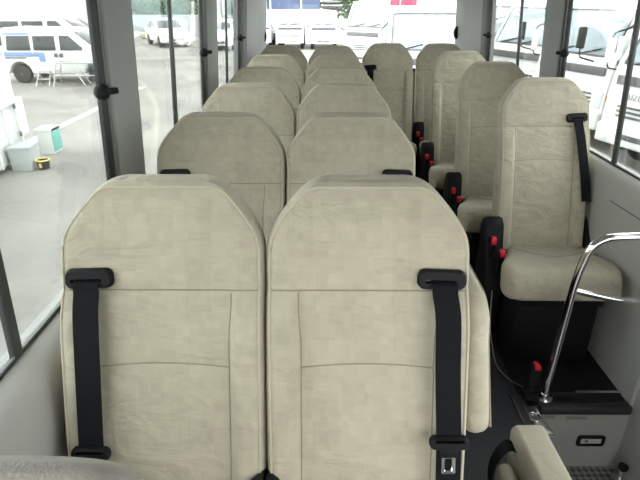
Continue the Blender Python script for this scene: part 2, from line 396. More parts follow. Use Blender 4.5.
def ring_xtd(t):
    w = W(t); F = []; B = []
    lift = .013*max(0, 1-t/.2)
    for k in range(57):
        q = -1 + 2*k/56; q = math.sin(PI/2*q)*.55 + q*.45
        F.append((w*q, t, dfront(w*q, t)))
    for k in range(13):
        q = 1 - 2*k/12; q = math.sin(PI/2*q); x = w*q*.985; db = dback(t); r = .006 + .024*min(1, t/.12); e = (abs(x)-(w-r))/r
        if e > 0: db += r*(1-math.sqrt(max(0, 1-min(e, 1)**2)))
        B.append((x, t-lift, db))
    def side(a, b):
        out = []
        for f in (.2, .4, .6, .8):
            x = a[0]+(b[0]-a[0])*f; out.append((x + math.copysign(.002*math.sin(PI*f), x), a[1]+(b[1]-a[1])*f - .003*math.sin(PI*f)*(lift > .001), a[2]+(b[2]-a[2])*f))
        return out
    return F + side(F[-1], B[0]) + B + side(B[-1], F[0])
def backrest_mb():
    ts = [0, .0008, .002, .004, .007, .011, .016, .022, .029] + [.034 + i*.0115 for i in range(0, 71)]
    ts = [t for t in ts if t < TLEN] + [TLEN]
    R = [[sp(*p) for p in ring_xtd(t)] for t in ts]
    top = []; base = ring_xtd(0); w0 = W(0)
    for f in (.95, .75, .5, .25):
        ring = []
        for x, t, d in base:
            dm = -.042 + (d+.042)*(1-f); tm = t*(1-f) + (-.0065)*f - .0035*math.sin(PI/2*f)*(1-(x/w0)**2)
            ring.append(sp(x*(1-.06*f), tm, dm))
        top.append(ring)
    return MB().rings(top + R)

def rrect(w, h, r, n=6):
    out = []
    for cx, cy, a0 in ((w/2-r, h/2-r, 0), (-w/2+r, h/2-r, PI/2), (-w/2+r, -h/2+r, PI), (w/2-r, -h/2+r, 3*PI/2)):
        for k in range(n+1):
            a = a0 + PI/2*k/n; out.append((cx+r*math.cos(a), cy+r*math.sin(a)))
    return out
def slot_frame(fn, w, h, iw, ih, icx, icy, dep, r=.016):
    """plate with a slot; fn(u,v,d) -> point"""
    o = rrect(w, h, r); o2 = rrect(w-.01, h-.01, r-.005); i1 = [(x+icx, y+icy) for x, y in rrect(iw, ih, min(r*.4, ih*.45))]; i2 = [(x+icx, y+icy) for x, y in rrect(iw-.004, ih-.004, min(r*.3, ih*.4))]
    loops = [[fn(x, y, 0) for x, y in o], [fn(x, y, dep*.6) for x, y in o], [fn(x, y, dep) for x, y in o2], [fn(x, y, dep) for x, y in i1], [fn(x, y, 0) for x, y in i2]]
    return MB().rings(loops, cap=False)
def ribbon(path, wid, side, th=.0016):
    """flat band along path (list of (point, normal))"""
    R = []
    for p, n in path:
        a = side*wid/2
        R.append([p-a-n*th, p+a-n*th, p+a+n*th, p-a+n*th])
    return MB().rings(R)

SIDE = Vector((1, 0, 0))
def make_seat(kind):
    """kind: -1 belt on the -x side, +1 belt on the +x side, 2 = single seat (belt +x, slanting), 3 = belt -x for the aisle seat"""
    b = -1 if kind in (-1, 3) else 1
    root = thing('bus_seat', '', 'seat', group='beige bus seats')
    back = backrest_mb().build('backrest', FAB, root, smooth=True, angle=60)
    # piping along the front edge and stitched seams
    path = []
    for t in [TLEN-.01 - i*.02 for i in range(33)]: path.append((-(W(t)-.010), t))
    for t in (.16, .14, .12, .1, .08, .06, .045, .03, .02): path.append((-(W(t)-.010), t))
    for i in range(11): path.append((-.11+.022*i, .014))
    path += [(-x, t) for x, t in path[:-11][::-1]]
    MB().tube([surf(x, t, .001) for x, t in path], .0028, 6).build('piping', PIPING, back, smooth=True)
    MB().tube([surf(-.206+.412*i/60, .232, .0009) for i in range(61)], .0015, 5).build('seam', SEAM, back)
    MB().tube([surf(-.142+.284*i/30, .402-.010*(1-((-.142+.284*i/30)/.145)**2), .0010) for i in range(31)], .0015, 5).build('seam', SEAM, back)
    for s in (-1, 1):
        MB().tube([surf(s*(.142 + .006*sm((.36-t)/.1)), t, .0012) for t in [.234+.0101*i for i in range(59)]], .0014, 5).build('seam', SEAM, back)
    # cushion
    cw = .262 if kind == 2 else .213; cx = -.03 if kind == 2 else 0
    R = []; yb, yf = .02, -.42
    for i in range(15):
        q = i/14; ef = .06*(1-math.sqrt(max(0, 1-max(0, (q-.82)/.18)**2))); eb = 0
        y = yb + (yf-yb)*q; zt = .485 + .065*sm(q*1.3) - ef - .01*math.sin(PI*q); zb = .415 - .022*sm(q) + ef*.5
        w = cw*(1 - .13*max(0, (q-.6)/.4)**2.2); cx = 0
        if kind == 2:
            lo = -.175 - .115*sm(q*1.25) + .03*max(0, (q-.75)/.25)**2; hi = .235 - .04*max(0, (q-.5)/.5)**2; w = (hi-lo)/2; cx = (hi+lo)/2
        ring = []
        for k in range(13):
            s = -1+2*k/12; s = math.sin(PI/2*s); r = .04; x = w*s; e = (abs(x)-(w-r))/r
            dz = r*(1-math.sqrt(max(0, 1-min(1, e)**2))) if e > 0 else 0
            ring.append((cx+x, y, zt - dz - .012*(1-s*s)*(q < .8)))
        for k in range(9):
            s = 1-2*k/8; x = w*s*.97; e = (abs(x)-(w-.03))/.03
            ring.append((cx+x, y, zb + (.03*(1-math.sqrt(max(0, 1-min(1, e)**2))) if e > 0 else 0)))
        R.append(ring)
    cx = 0
    cush = MB().rings(R).build('seat_cushion', FAB, root, smooth=True, angle=60)
    MB().tube(smooth_path([(cx-.17, -.06, .501), (cx-.11, -.17, .526), (cx, -.215, .531), (cx+.11, -.17, .526), (cx+.17, -.06, .501)], 6), .0015, 5).build('seam', SEAM, cush)
    # base
    mb = MB(); mb.box(-.19, .19, -.33, .10, .33, .375); mb.build('seat_frame', STEEL, root, bevel=.01)
    mb = MB(); mb.prism([(-.30, .005), (.10, .005), (.08, .34), (-.30, .34)], -.19, .19, lambda u, v, a: (a, u, v)); mb.build('pedestal', STEEL, root, bevel=.01)
    # belt guide with slot, belt, sliding tongue
    gx, gt = b*.150, .206
    if kind == 2: gx, gt = .148, .192
    ang = -.03*b if kind in (-1, 1) else .06
    g0 = gx + (.004 if kind == 1 else 0)
    def gfn(u, v, d):
        u2 = u*math.cos(ang) - v*math.sin(ang); v2 = u*math.sin(ang) + v*math.cos(ang)
        x = g0+u2; t = gt - v2
        return sp(x, t, dfront(gx, gt) - .002 + d)
    slot_frame(gfn, .102, .043, .066, .008, -.004, -.004, .017).build('belt_guide', BLACK, root, smooth=True, angle=50)
    o8 = .0045 if b > 0 else -.001
    if kind == 1: gx += .010
    if kind in (-1, 1, 3):
        tp = [(gx-.002, gt-.002, -.002), (gx-.002, gt+.003, .006), (gx-.002, gt+.012, .0205), (gx-.001, gt+.03, .020), (gx+o8, gt+.08, .012), (gx+o8*1.6, gt+.2, .008), (gx+o8*3, .55, .008), (gx+o8*3.2, .60, .008), (gx+o8*3.5, .70, .010), (gx+o8*4, .80, .012)]
        dr = lambda x, t: max(dfront(x-.02, t), dfront(x+.02, t), dfront(x, t))
    else:
        tp = [(gx, gt-.002, -.002), (gx, gt+.003, .006), (gx, gt+.012, .0205), (gx+.002, gt+.03, .020), (gx+.012, gt+.1, .014), (gx+.03, gt+.22, .014), (gx+.045, gt+.32, .014), (gx+.058, .60, .010)]
        dr = lambda x, t: max(dfront(min(x, .19), t), dfront(min(x-.02, .19), t))
    pts = [sp(x, t, dr(x, t)+o) for x, t, o in tp]; P = smooth_path(pts, 5)
    ribbon([(p, N) for p in P], .044 if kind == 2 else .053, SIDE).build('seat_belt', BELT, root, smooth=True)
    # tongue
    tt = .583 if b < 0 else .553; tx = gx + o8*3
    if kind != 2:
        def tfn(u, v, d): return sp(tx+u, tt-v, dr(tx, tt) + .006 + d)
        tg = slot_frame(tfn, .084, .030, .062, .007, 0, .006, .016, r=.013).build('belt_tongue', BLACK, root, smooth=True, angle=50)
        mb = MB(); mb.prism([(-.022, -.010), (.022, -.010), (.018, -.032), (-.018, -.032)], .003, .012, lambda u, v, a: tfn(u, v, a)); mb.build('tongue_collar', BLACK, tg, bevel=.002)
        def mfn(u, v, d): return tfn(u, v-.046, d+.004)
        slot_frame(mfn, .030, .050, .017, .030, 0, -.004, .003, r=.005).build('metal_tongue', CHROME, tg, smooth=True)
    # recliner cover and buckles
    if kind in (-1, 1):
        s = -b
        prof = [(-.045*s, 0), (-.045*s, .06), (-.038*s, .10), (-.022*s, .125), (-.001*s, .135), (-.001*s, 0)]
        mb = MB(); mb.prism([(u, v-.10) for u, v in prof], -.06, .03, lambda u, v, a: sp(s*HW+u*.95, .655-v*.7, a+.016)); mb.build('recliner_cover', BLACK, root, bevel=.008)
    if kind == 2:
        mb = MB(); prof = [(.06, .30), (.075, .57), (.055, .62), (.02, .632), (-.02, .605), (-.05, .50), (-.10, .40), (-.12, .30), (-.10, .06), (.03, .02)]
        mb.prism(prof, -.292, -.200, lambda u, v, a: (a, u, v)); mb.build('recliner_cover', BLACK, root, bevel=.014)
        mb = MB(); mb.prism([(.06, .60), (.12, .62), (.1, .40), (.0, .40), (-.02, .5)], .222, .262, lambda u, v, a: (a, u, v)); mb.build('side_cover', BLACK, root, bevel=.01)
        for (bx, by, bz, rot) in ((-.262, -.06, .535, .1), (-.240, -.14, .505, -.1)):
            bk = MB(); bk.box(bx-.014, bx+.014, by-.014, by+.02, bz-.09, bz+.015); bb = bk.build('buckle', BLACK, root, bevel=.004)
            q = MB(); q.box(bx-.011, bx+.013, by-.020, by+.012, bz-.012, bz+.024); q.build('buckle_button', RED, bb, bevel=.004)
    return root

ROW = [1.03, 1.735, 2.42, 3.06, 3.80, 4.60]
names = ['front row', 'second row', 'third row', 'fourth row', 'fifth row', 'back row']
LX = [-.344, -.3465, -.348, -.350, -.352, -.354]; RX = [.0955, .0925, .0915, .0895, .0875, .0855]
TZ = [0, 0, 0, 0, 0, 0]
sL = make_seat(-1); sR = make_seat(1); sS = make_seat(2); sA = make_seat(3)
for i, Y in enumerate(ROW):
    la = f'beige bus seat by the window wall in the {names[i]} of paired seats'
    lb = f'beige bus seat on the aisle side in the {names[i]} of paired seats'
    if i == 0:
        la = 'large pale beige bus seat beside the grey window wall, black belt down its outer edge'
        lb = 'large beige bus seat on the aisle with a dangling metal belt tongue'
    for src, x, lab in ((sL, LX[i], la), (sR, RX[i], lb)):
        if i == 0: o = src; o.location = (x, Y-YTOP, TZ[i]); o['label'] = lab
        else: dup(src, (x, Y-YTOP, TZ[i]), 0, lab)
RS = [(1.087, 2.62, 'beige single seat behind the chrome handrail, wide cushion in full view'),
      (1.058, 3.35, 'beige single seat directly behind the one facing the chrome handrail'),
      (1.032, 4.10, 'third beige single seat back from the chrome handrail'),
      (1.028, 4.82, 'beige seat of the back row in the corner beside the single seats')]
for i, (x, Y, lab) in enumerate(RS):
    if i == 0: sS.location = (x, Y-YTOP, 0); sS['label'] = lab
    else: cs = dup(sS, (x, Y-YTOP, 0), 0, lab)
for ch in cs.children:
    if ch.name.split('.')[0] in ('recliner_cover', 'buckle', 'seat_cushion'): ch.location.x += .055
sA.location = (.548, 4.72-YTOP, .01); sA['label'] = 'beige back row seat facing straight down the aisle'

# folded jump seat hinged on the aisle flank of the front row
def slab(prof, x0, x1, nseg=5):
    mb = MB(); mb.prism(prof, x0, x1, lambda u, v, a: (a, u, v)); return mb
js = thing('jump_seat', 'beige jump seat folded flat against the aisle side of the front row', 'seat', (.317, .70, 0), group='folded jump seats')
def jprof(z0, z1, y0, y1):
    return [(y0, z0+.04), (y0+.03, z0), (y1-.04, z0), (y1, z0+.05), (y1+.10, z1-.10), (y1+.06, z1), (y0+.16, z1), (y0+.11, z1-.03), (y0+.09, z1-.09)]
slab(jprof(.70, 1.0, .16, .46), .0, .058).build('folded_backrest', FAB, js, bevel=.026, seg=4)
pp = [(a, b) for a, b in jprof(.70, 1.0, .16, .46)]
MB().tube(fillet([(.0545, u+.012, v-.012*(v > .9)) for u, v in (pp[0], pp[8], pp[7], pp[6], pp[5])], .03), .003, 6).build('piping', SEAM, js, smooth=True)
mb = MB(); mb.box(.0, .045, .28, .42, .30, .72); mb.build('hinge_bracket', STEEL, js, bevel=.01)
mb = MB(); mb.tube([(.022, .3, .005), (.022, .3, .32)], .018, 12); mb.build('leg', STEEL, js)

# folded guide seat beside the step well
gs = thing('jump_seat', 'beige folded jump seat with black strap beside the step well', 'seat', (.555, 1.165, 0), rz=math.radians(1), group='folded jump seats')
def gslab(x0, x1, z0, z1, y0, y1, lean, nm, bev):
    mb = MB(); prof = [(x0+lean, z0), (x1+lean, z0), (x1, z1-.02), (x1-.012, z1), (x0+.012, z1), (x0, z1-.02)]
    mb.prism([(p[0], p[1]) for p in prof], y0, y1, lambda u, v, a: (u, a, v)); return mb.build(nm, FAB, gs, bevel=bev, seg=4)
gslab(.0, .104,   .12, .465, -.52, .0, .02, 'folded_backrest', .02)
gslab(.103, .14, .12, .36, -.54, -.12, .02, 'folded_cushion', .022)
gslab(-.062, -.012, .10, .405, -.52, -.085, .02, 'fabric_flap', .016)
mb = MB(); mb.box(-.03, .15, -.48, -.06, .055, .115); mb.build('seat_frame', STEEL, gs, bevel=.008)
for yy in (-.42, -.14):
    mb = MB(); mb.tube([(.05, yy, .002), (.05, yy, .07)], .016, 12); mb.build('leg', STEEL, gs)
loop = []
cpath = smooth_path([(.02, -.05, .40), (-.01, -.045, .425), (-.045, -.065, .425), (-.072, -.09, .395), (-.078, -.11, .35), (-.06, -.12, .30)], 5)
R = []
for i, p in enumerate(cpath):
    t = (cpath[min(i+1, len(cpath)-1)]-cpath[max(i-1, 0)]).normalized(); a = Vector((0, 1, 0)); n = t.cross(a).normalized()
    R.append([p-a*.02-n*.002, p+a*.02-n*.002, p+a*.02+n*.002, p-a*.02+n*.002])
MB().rings(R).build('strap', BELT, gs, smooth=True)

# driver's seat: only its rounded headless top reaches the picture
ds = thing('driver_seat', 'grey vinyl driver seat with its rounded top edge showing', 'seat', (-.365, .16, 0))
R = []
for i in range(26):
    t = .78*i/25
    w = .215 - .05*math.exp(-t/.03) ; rr = .5
    yc = .235 - .12*t; th = .055*math.sqrt(max(0.02, 1-(1-min(t/.07, 1))**2)) + .02*t; z = 1.218 - t
    ring = []
    for k in range(40):
        a = 2*PI*k/40; c, s_ = math.cos(a), math.sin(a)
        ring.append((w*math.copysign(abs(c)**.45, c), yc - .06 + th*math.copysign(abs(s_)**.7, s_), z))
    R.append(ring)
MB().rings(R).build('backrest', VINYL, ds, smooth=True, angle=60)
mb = MB(); mb.box(-.20, .20, -.36, .13, .40, .52); mb.build('seat_cushion', VINYL, ds, bevel=.04, seg=4)
mb = MB(); mb.box(-.18, .18, -.30, .08, 0.002, .42); mb.build('pedestal', STEEL, ds, bevel=.01)
MB().tube([(-.2, .20, 1.10), (.2, .20, 1.10)], .002, 5).build('seam', SEAM, ds)

# ------------------------------------------------------------------ chrome handrail, buckle, cable, lamp
hr = thing('handrail', 'bent chrome handrail standing on the step edge', 'handrail', (.975, 1.79, .004))
main = fillet([(0, 0, 0), (.002, 0, .05), (.012, -.01, .62), (.045, -.015, .785), (.36, -.02, .80)], .10, 8)
MB().tube(main, .0165, 16).build('rail', CHROME, hr, smooth=True)
MB().tube(fillet([(.012, -.008, .555), (.22, -.03, .515), (.355, -.02, .525)], .08, 6), .0125, 14).build('cross_rail', CHROME, hr, smooth=True)
MB().rings(lathe_ring([((0, 0, .0), (0,0,1), .036), ((0, 0, .008), (0,0,1), .036), ((0, 0, .012), (0,0,1), .022), ((0,0,.03), (0,0,1), .020)], 20)).build('foot_flange', CHROME, hr, smooth=True)
for z in (.80, .525):
    MB().rings(lathe_ring([((.348, -.02, z), (1,0,0), .026), ((.366, -.02, z), (1,0,0), .026)], 18)).build('wall_flange', CHROME, hr, smooth=True)

bk = thing('belt_buckle', 'black seat belt buckle with red button standing at the handrail foot', 'buckle', (.905, 1.79, .012))
mb = MB(); mb.prism([(-.03, 0), (.03, 0), (.022, .03), (-.022, .03)], -.03, .03, lambda u, v, a: (u, a, v)); mb.build('anchor', BLACK, bk, bevel=.006)
mb = MB(); mb.prism([(-.012, .02), (.012, .02), (.016, .09), (-.008, .09)], -.006, .006, lambda u, v, a: (u, a, v)); mb.build('stalk', BLACK, bk, bevel=.003)
mb = MB(); mb.prism([(-.020, .075), (.022, .075), (.032, .10), (.034, .165), (.022, .178), (-.012, .178), (-.022, .15)], -.018, .018, lambda u, v, a: (u, a, v)); hs = mb.build('housing', BLACK, bk, bevel=.007)
mb = MB(); mb.prism([(-.004, .162), (.022, .156), (.018, .184), (-.005, .184)], -.021, .014, lambda u, v, a: (u, a, v)); mb.build('button', RED, hs, bevel=.004)
# latch plate of the step edging
lp = thing('floor_latch', 'bright aluminium latch plate on the step edging', 'latch', (SWX+.03, 1.62, .012))
mb = MB(); mb.prism([(-.030, -.07), (.03, -.07), (.012, .10), (-.035, .10)], 0, .008, lambda u, v, a: (u, v, a)); mb.build('plate', ALU, lp, bevel=.003)
mb = MB(); mb.prism([(-.028, -.065), (.026, -.065), (.018, -.012), (-.030, -.012)], .0085, .018, lambda u, v, a: (u, v, a)); mb.build('bright_pad', ALU, lp, bevel=.003)
MB().tube([(-.018+.022*math.cos(a*PI/8), .035+.026*math.sin(a*PI/8), .012) for a in range(17)], .004, 8).build('pull_ring', CHROME, lp, smooth=True)
cb = MB(); cb.tube(smooth_path([(.833, 2.22, .30), (.832, 2.16, .12), (.836, 2.04, .012), (.85, 1.93, .01), (.90, 1.86, .01), (.945, 1.83, .012)], 8), .003, 8)
tag(cb.build('cable', mat('grey_cable', (.2, .2, .2), .4), None, smooth=True), 'thin grey cable looping down onto the floor by the handrail foot', 'cable')
# recessed lamp on the riser
rl = thing('step_lamp', 'small recessed step lamp on the pale riser', 'lamp', (1.205, SWY, -.198))
def lfn(u, v, d): return (u, -d, v)
slot_frame(lfn, .125, .062, .098, .036, 0, 0, .010, r=.015).build('bezel', BLACK, rl, smooth=True, angle=50)
mb = MB(); mb.box(-.048, .048, -.004, -.001, -.017, .017); mb.build('lens', LENS, rl, bevel=.001)
mb = MB(); mb.box(-.03, -.012, -.007, -.004, -.008, .006); mb.build('bulb', CHROME, rl, bevel=.001)
for x, z, w_, nm in ((.985, -.062, .07, 'blank pale sticker nearer the handrail on the step riser'), (1.115, -.066, .09, 'wider faded sticker above the recessed step lamp')):
    mb = MB(); mb.box(x-w_/2, x+w_/2, SWY-.0015, SWY, z-.008, z+.008); tag(mb.build('sticker', mat('faded_sticker', (.22, .22, .2), .6)), nm, 'sticker')
db = thing('door_bolt', 'small metal bolt at the door end of the step well', 'bolt', (1.325, 1.66, -.36))
mb = MB(); mb.box(-.02, .02, -.03, .03, 0, .02); mb.build('bolt_base', ALU, db, bevel=.003)
MB().tube([(0, 0, .015), (0, 0, .08)], .010, 12).build('pin', CHROME, db, smooth=True)
MB().rings(lathe_ring([((0,0,.075), (0,0,1), .012), ((0,0,.085), (0,0,1), .020), ((0,0,.10), (0,0,1), .020), ((0,0,.108), (0,0,1), .01)], 14)).build('knob', BLACK, db, smooth=True)

# ------------------------------------------------------------------ outside: lot
GZ = -.85
mb = MB(); nx = 1
mb.box(-90, 90, -20, 110, GZ-.1, GZ); mb.build('ground', ASPH, kind='structure')
mb = MB(); mb.box(-5.70, -5.53, 8.6, 16.5, GZ+.002, GZ+.006); tag(mb.build('road_marking', LINE), 'white painted line on the asphalt running toward the van', 'marking', 'painted lines on the lot')

# under-view mirror outside the rear window
rm = thing('rear_mirror', 'oval convex mirror hanging outside above the rear window', 'mirror', (.075, 5.62, 1.555))
R = []
for d, k in ((.03, .3), (.025, .75), (.012, .95), (0, 1.0), (-.012, .99)):
    R.append([(.122*k*math.copysign(abs(math.cos(a))**.75, math.cos(a)), d, .047*k*math.copysign(abs(math.sin(a))**.75, math.sin(a))) for a in [2*PI*i/28 for i in range(28)]])
MB().rings(R).build('shell', SASH, rm, smooth=True)
R = []
for d, k in ((-.0125, .92), (-.018, .7), (-.022, .4), (-.023, .1)):
    R.append([(.122*k*math.copysign(abs(math.cos(a))**.75, math.cos(a)), d, .047*k*math.copysign(abs(math.sin(a))**.75, math.sin(a))) for a in [2*PI*i/28 for i in range(28)]])
MB().rings(R).build('mirror_glass', mat('mirror_glass', (.7, .72, .72), .08, 1.0), rm, smooth=True)
MB().tube(fillet([(.03, .02, .03), (.03, .06, .28), (.03, -.30, .42)], .08), .011, 8).build('arm', SASH, rm, smooth=True)

# ------------------------------------------------------------------ vehicles
def arc_pts(cy, cz, r, n=8):     # wheel arch from rear to front along the bottom edge
    return [(cy + r*math.cos(PI*k/n), cz + r*math.sin(PI*k/n)) for k in range(n+1)]
def wheel(parent, x, y, z, r, wid=.2):
    s = 1 if x > 0 else -1
    pr = [(0, r*.6), (.0, r*.93), (.03, r), (wid-.03, r), (wid, r*.93), (wid, r*.62)]
    w = MB().rings(lathe_ring([((x - s*wid + s*a, y, z), (1, 0, 0), q) for a, q in pr], 24)).build('wheel', TYRE, parent, smooth=True)
    MB().rings(lathe_ring([((x - s*.03, y, z), (s, 0, 0), r*.7), ((x - s*.01, y, z), (s, 0, 0), r*.62), ((x - s*.035, y, z), (s, 0, 0), r*.42), ((x - s*.02, y, z), (s, 0, 0), r*.2), ((x-s*.0, y, z), (s,0,0), r*.12)], 20)).build('hub', RIM, w, smooth=True)
def quad_slab(pts, th):
    """thin slab from a planar polygon"""
    P = [Vector(p) for p in pts]; n = (P[1]-P[0]).cross(P[2]-P[0]).normalized(); mb = MB()
    mb.rings([[p-n*th for p in P], [p+n*th for p in P]]); return mb

def light_truck(label, bed='flat'):
    r = thing('light_truck', label, 'truck', group='parked white light trucks')
    hw = .85
    prof = [(0, .38), (-.02, .70), (.0, 1.0), (.06, 1.36), (.40, 2.02), (.52, 2.09), (1.5, 2.12), (1.62, 2.05), (1.66, .55), (1.30, .45)] + arc_pts(.86, .42, .44)[0:] + [(.38, .38)]
    prof = [p for p in prof]
    mb = MB(); mb.prism(prof, -hw, hw, lambda u, v, a: (a*(1-.045*max(0, (v-1.3))/.8), u, v))
    mb.build('cab', WHITE, r, bevel=.05, seg=3)
    # windshield on the sloping face
    def wf(x, q, d=0):   # q 0..1 from the base to the top
        y = .06 + .34*q; z = 1.36 + .66*q; n = Vector((0, -.66, .34)).normalized()
        return Vector((x*(1-.04*q), y, z)) + n*d
    ws = quad_slab([wf(-.72, .06), wf(.72, .06), wf(.72, .93), wf(-.72, .93)], .012)
    wsh = ws.build('windshield', WGLASS, r, bevel=.01)
    fr = [wf(-.74, .03, .008), wf(.74, .03, .008), wf(.74, .96, .008), wf(-.74, .96, .008), wf(-.74, .03, .008)]
    MB().tube(fillet(fr, .06), .016, 6).build('windshield_seal', GRILLE, wsh, smooth=True)
    for x0 in (-.55, .05):
        MB().tube([wf(x0, .02, .02), wf(x0+.45, .16, .03)], .010, 6).build('wiper', BLACK, wsh)
    mb = MB(); mb.box(-.74, .74, -.022, .03, 1.12, 1.24)
    mb.build('cowl_band', GRILLE, r, bevel=.015)
    g = MB(); g.box(-.64, .64, -.035, .03, .70, .90); gb = g.build('grille', WHITE, r, bevel=.02)
    for i in range(3):
        q = MB(); q.box(-.60, .60, -.05, -.03, .725+.06*i, .755+.06*i); q.build('grille_slat', GRILLE, gb, bevel=.004)
    b = MB(); b.box(-.86, .86, -.09, .12, .36, .62); bp = b.build('bumper', OFFW, r, bevel=.04, seg=3)
    for x0 in (-.40, .0):
        q = MB(); q.box(x0, x0+.38, -.096, -.08, .46, .53); q.build('bumper_grille', GRILLE, bp, bevel=.004)
    for s in (-1, 1):
        q = MB(); q.box(min(s*.66, s*.82), max(s*.66, s*.82), -.04, .06, .66, .92); q.build('headlight', LAMP, r, bevel=.03, seg=3)
        q = MB(); q.box(min(s*.78, s*.862), max(s*.78, s*.862), .0, .16, .78, .86); q.build('indicator', ORANGE, r, bevel=.012)
        q = MB(); q.box(min(s*.60, s*.70), max(s*.60, s*.70), -.1, -.07, .40, .47); q.build('fog_lamp', LAMP, r, bevel=.015)
        X = lambda z: s*(hw*(1-.045*max(0, z-1.3)/.8)+.002)
        pts = [(X(1.32), .24, 1.32), (X(1.32), 1.22, 1.32), (X(1.92), 1.22, 1.92), (X(1.92), .52, 1.92)]
        sw = quad_slab(pts, .010).build('side_window', WGLASS, r, bevel=.006)
        MB().tube(fillet(pts+[pts[0]], .04), .012, 6).build('window_seal', GRILLE, sw, smooth=True)
        q = MB(); q.box(min(s*.85, s*.875), max(s*.85, s*.875), 1.05, 1.20, 1.12, 1.17); q.build('door_handle', GRILLE, r, bevel=.008)
        # door gap
        MB().tube([(s*.853, .30, .70), (s*.853, .22, 1.28)], .005, 5).build('door_gap', GRILLE, r)
        MB().tube([(s*.853, 1.30, .55), (s*.853, 1.30, 1.95)], .005, 5).build('door_gap', GRILLE, r)
        m_ = MB(); m_.box(min(s*.90, s*1.02), max(s*.90, s*1.02), -.06, .02, 1.36, 1.68); mm = m_.build('wing_mirror', OFFW, r, bevel=.03, seg=3)
        MB().tube(fillet([(s*.84, .12, 1.28), (s*.96, -.02, 1.30), (s*.96, -.02, 1.74), (s*.82, .30, 1.84)], .05), .012, 8).build('mirror_arm', BLACK, mm, smooth=True)
        for y in (.86, 3.35): wheel(r, s*.82, y, .36, .36)
    fm = MB(); fm.box(.27, .43, -.24, -.19, 1.48, 1.78); fmo = fm.build('front_mirror', BLACK, r, bevel=.03, seg=3)
    MB().tube(fillet([(.42, .04, 1.30), (.36, -.20, 1.36), (.35, -.21, 1.5)], .04), .012, 8).build('mirror_arm', BLACK, fmo, smooth=True)
    ch = MB(); ch.box(-.40, .40, 1.2, 4.35, .50, .66); ch.build('chassis', GRILLE, r)
    if bed == 'flat':
        b = MB(); b.box(-.86, .86, 1.72, 4.5, .80, .90)
        b.box(-.88, -.85, 1.72, 4.5, .86, 1.24); b.box(.85, .88, 1.72, 4.5, .86, 1.24); b.box(-.86, .86, 1.72, 1.76, .86, 1.7); b.box(-.86, .86, 4.46, 4.5, .86, 1.24)
        b.build('cargo_bed', OFFW, r, bevel=.008)
    else:
        b = MB(); b.box(-.90, .90, 1.74, 4.7, .80, 2.55); b.build('cargo_box', OFFW, r, bevel=.03)
    return r
def head(dx, dy): return math.atan2(dx, -dy)
tr = light_truck('white cab-over truck beside the bus, sixth along the kerb', 'flat')
# trucks standing nose-in beside the bus, nearest first
aR = head(-.95, -.31)
isz = light_truck('white truck with lettering over its grille, close beyond the thin window bar', 'flat')
isz.scale = tr.scale = (1.08, 1.08, 1.15); isz.location = (4.72, 7.45, GZ); isz.rotation_euler = (0, 0, aR)
cu = bpy.data.curves.new('lettering', 'FONT'); cu.body = 'ISUZU'; cu.size = .105; cu.extrude = .004; cu.align_x = 'LEFT'; cu.space_character = 1.15
to = bpy.data.objects.new('tmp_text', cu); C.objects.link(to)
bpy.context.view_layer.update()
me = bpy.data.meshes.new_from_object(to.evaluated_get(bpy.context.evaluated_depsgraph_get()))
bpy.data.objects.remove(to)
me.materials.clear(); me.materials.append(mat('badge_grey', (.22, .23, .25), .3, .5))
lo = bpy.data.objects.new('lettering', me); C.objects.link(lo); lo.parent = isz
lo.location = (-.56, -.026, .955); lo.rotation_euler = (PI/2, 0, 0)
tr.location = (4.44, 9.80, GZ); tr.rotation_euler = (0, 0, aR); tr['label'] = 'white truck with dark band under its windshield and orange corner light, past the grey pillar'
dup(tr, (4.20, 12.05, GZ), head(-.93, -.36), 'white truck seen between the two grey pillars, large pale windshield')
dup(tr, (4.0, 14.6, GZ), head(-.9, -.42), 'white truck glimpsed beside the rear corner pillar, behind the thin window bar')
# trucks behind the rear window
wt = dup(tr, (2.12, 11.2, GZ), head(-.06, -1), 'white truck whose wide windshield fills the rear window next to the corner pillar', scale=(1.0, 1, 1.1))
tt_ = dup(tr, (1.45, 19.5, GZ), head(-.62, -.78), 'white truck turned aside, behind the wide windshield truck')
bx = light_truck('white truck parked at the back of the lot, directly below the mirror', 'flat')
for q in (wt, tt_, bx):
    for ch in list(q.children):
        if ch.name.startswith('front_mirror'):
            for g in list(ch.children): bpy.data.objects.remove(g)
            bpy.data.objects.remove(ch)
bx.location = (-.02, 29.6, GZ); bx.rotation_euler = (0, 0, 0)
bx.scale = (.86, .9, .9)
dup(bx, (-1.82, 29.9, GZ), 0, 'white truck at the back of the lot, next along from the one below the mirror', scale=(.86, .9, .9))
dup(bx, (-3.62, 30.3, GZ), 0, 'white truck at the back of the lot, mostly hidden by the rear corner pillar', scale=(.86, .9, .9))
dup(bx, (2.4, 33.0, GZ), 0, 'white truck at the back of the lot, behind the turned truck', scale=(.86, .9, .9))

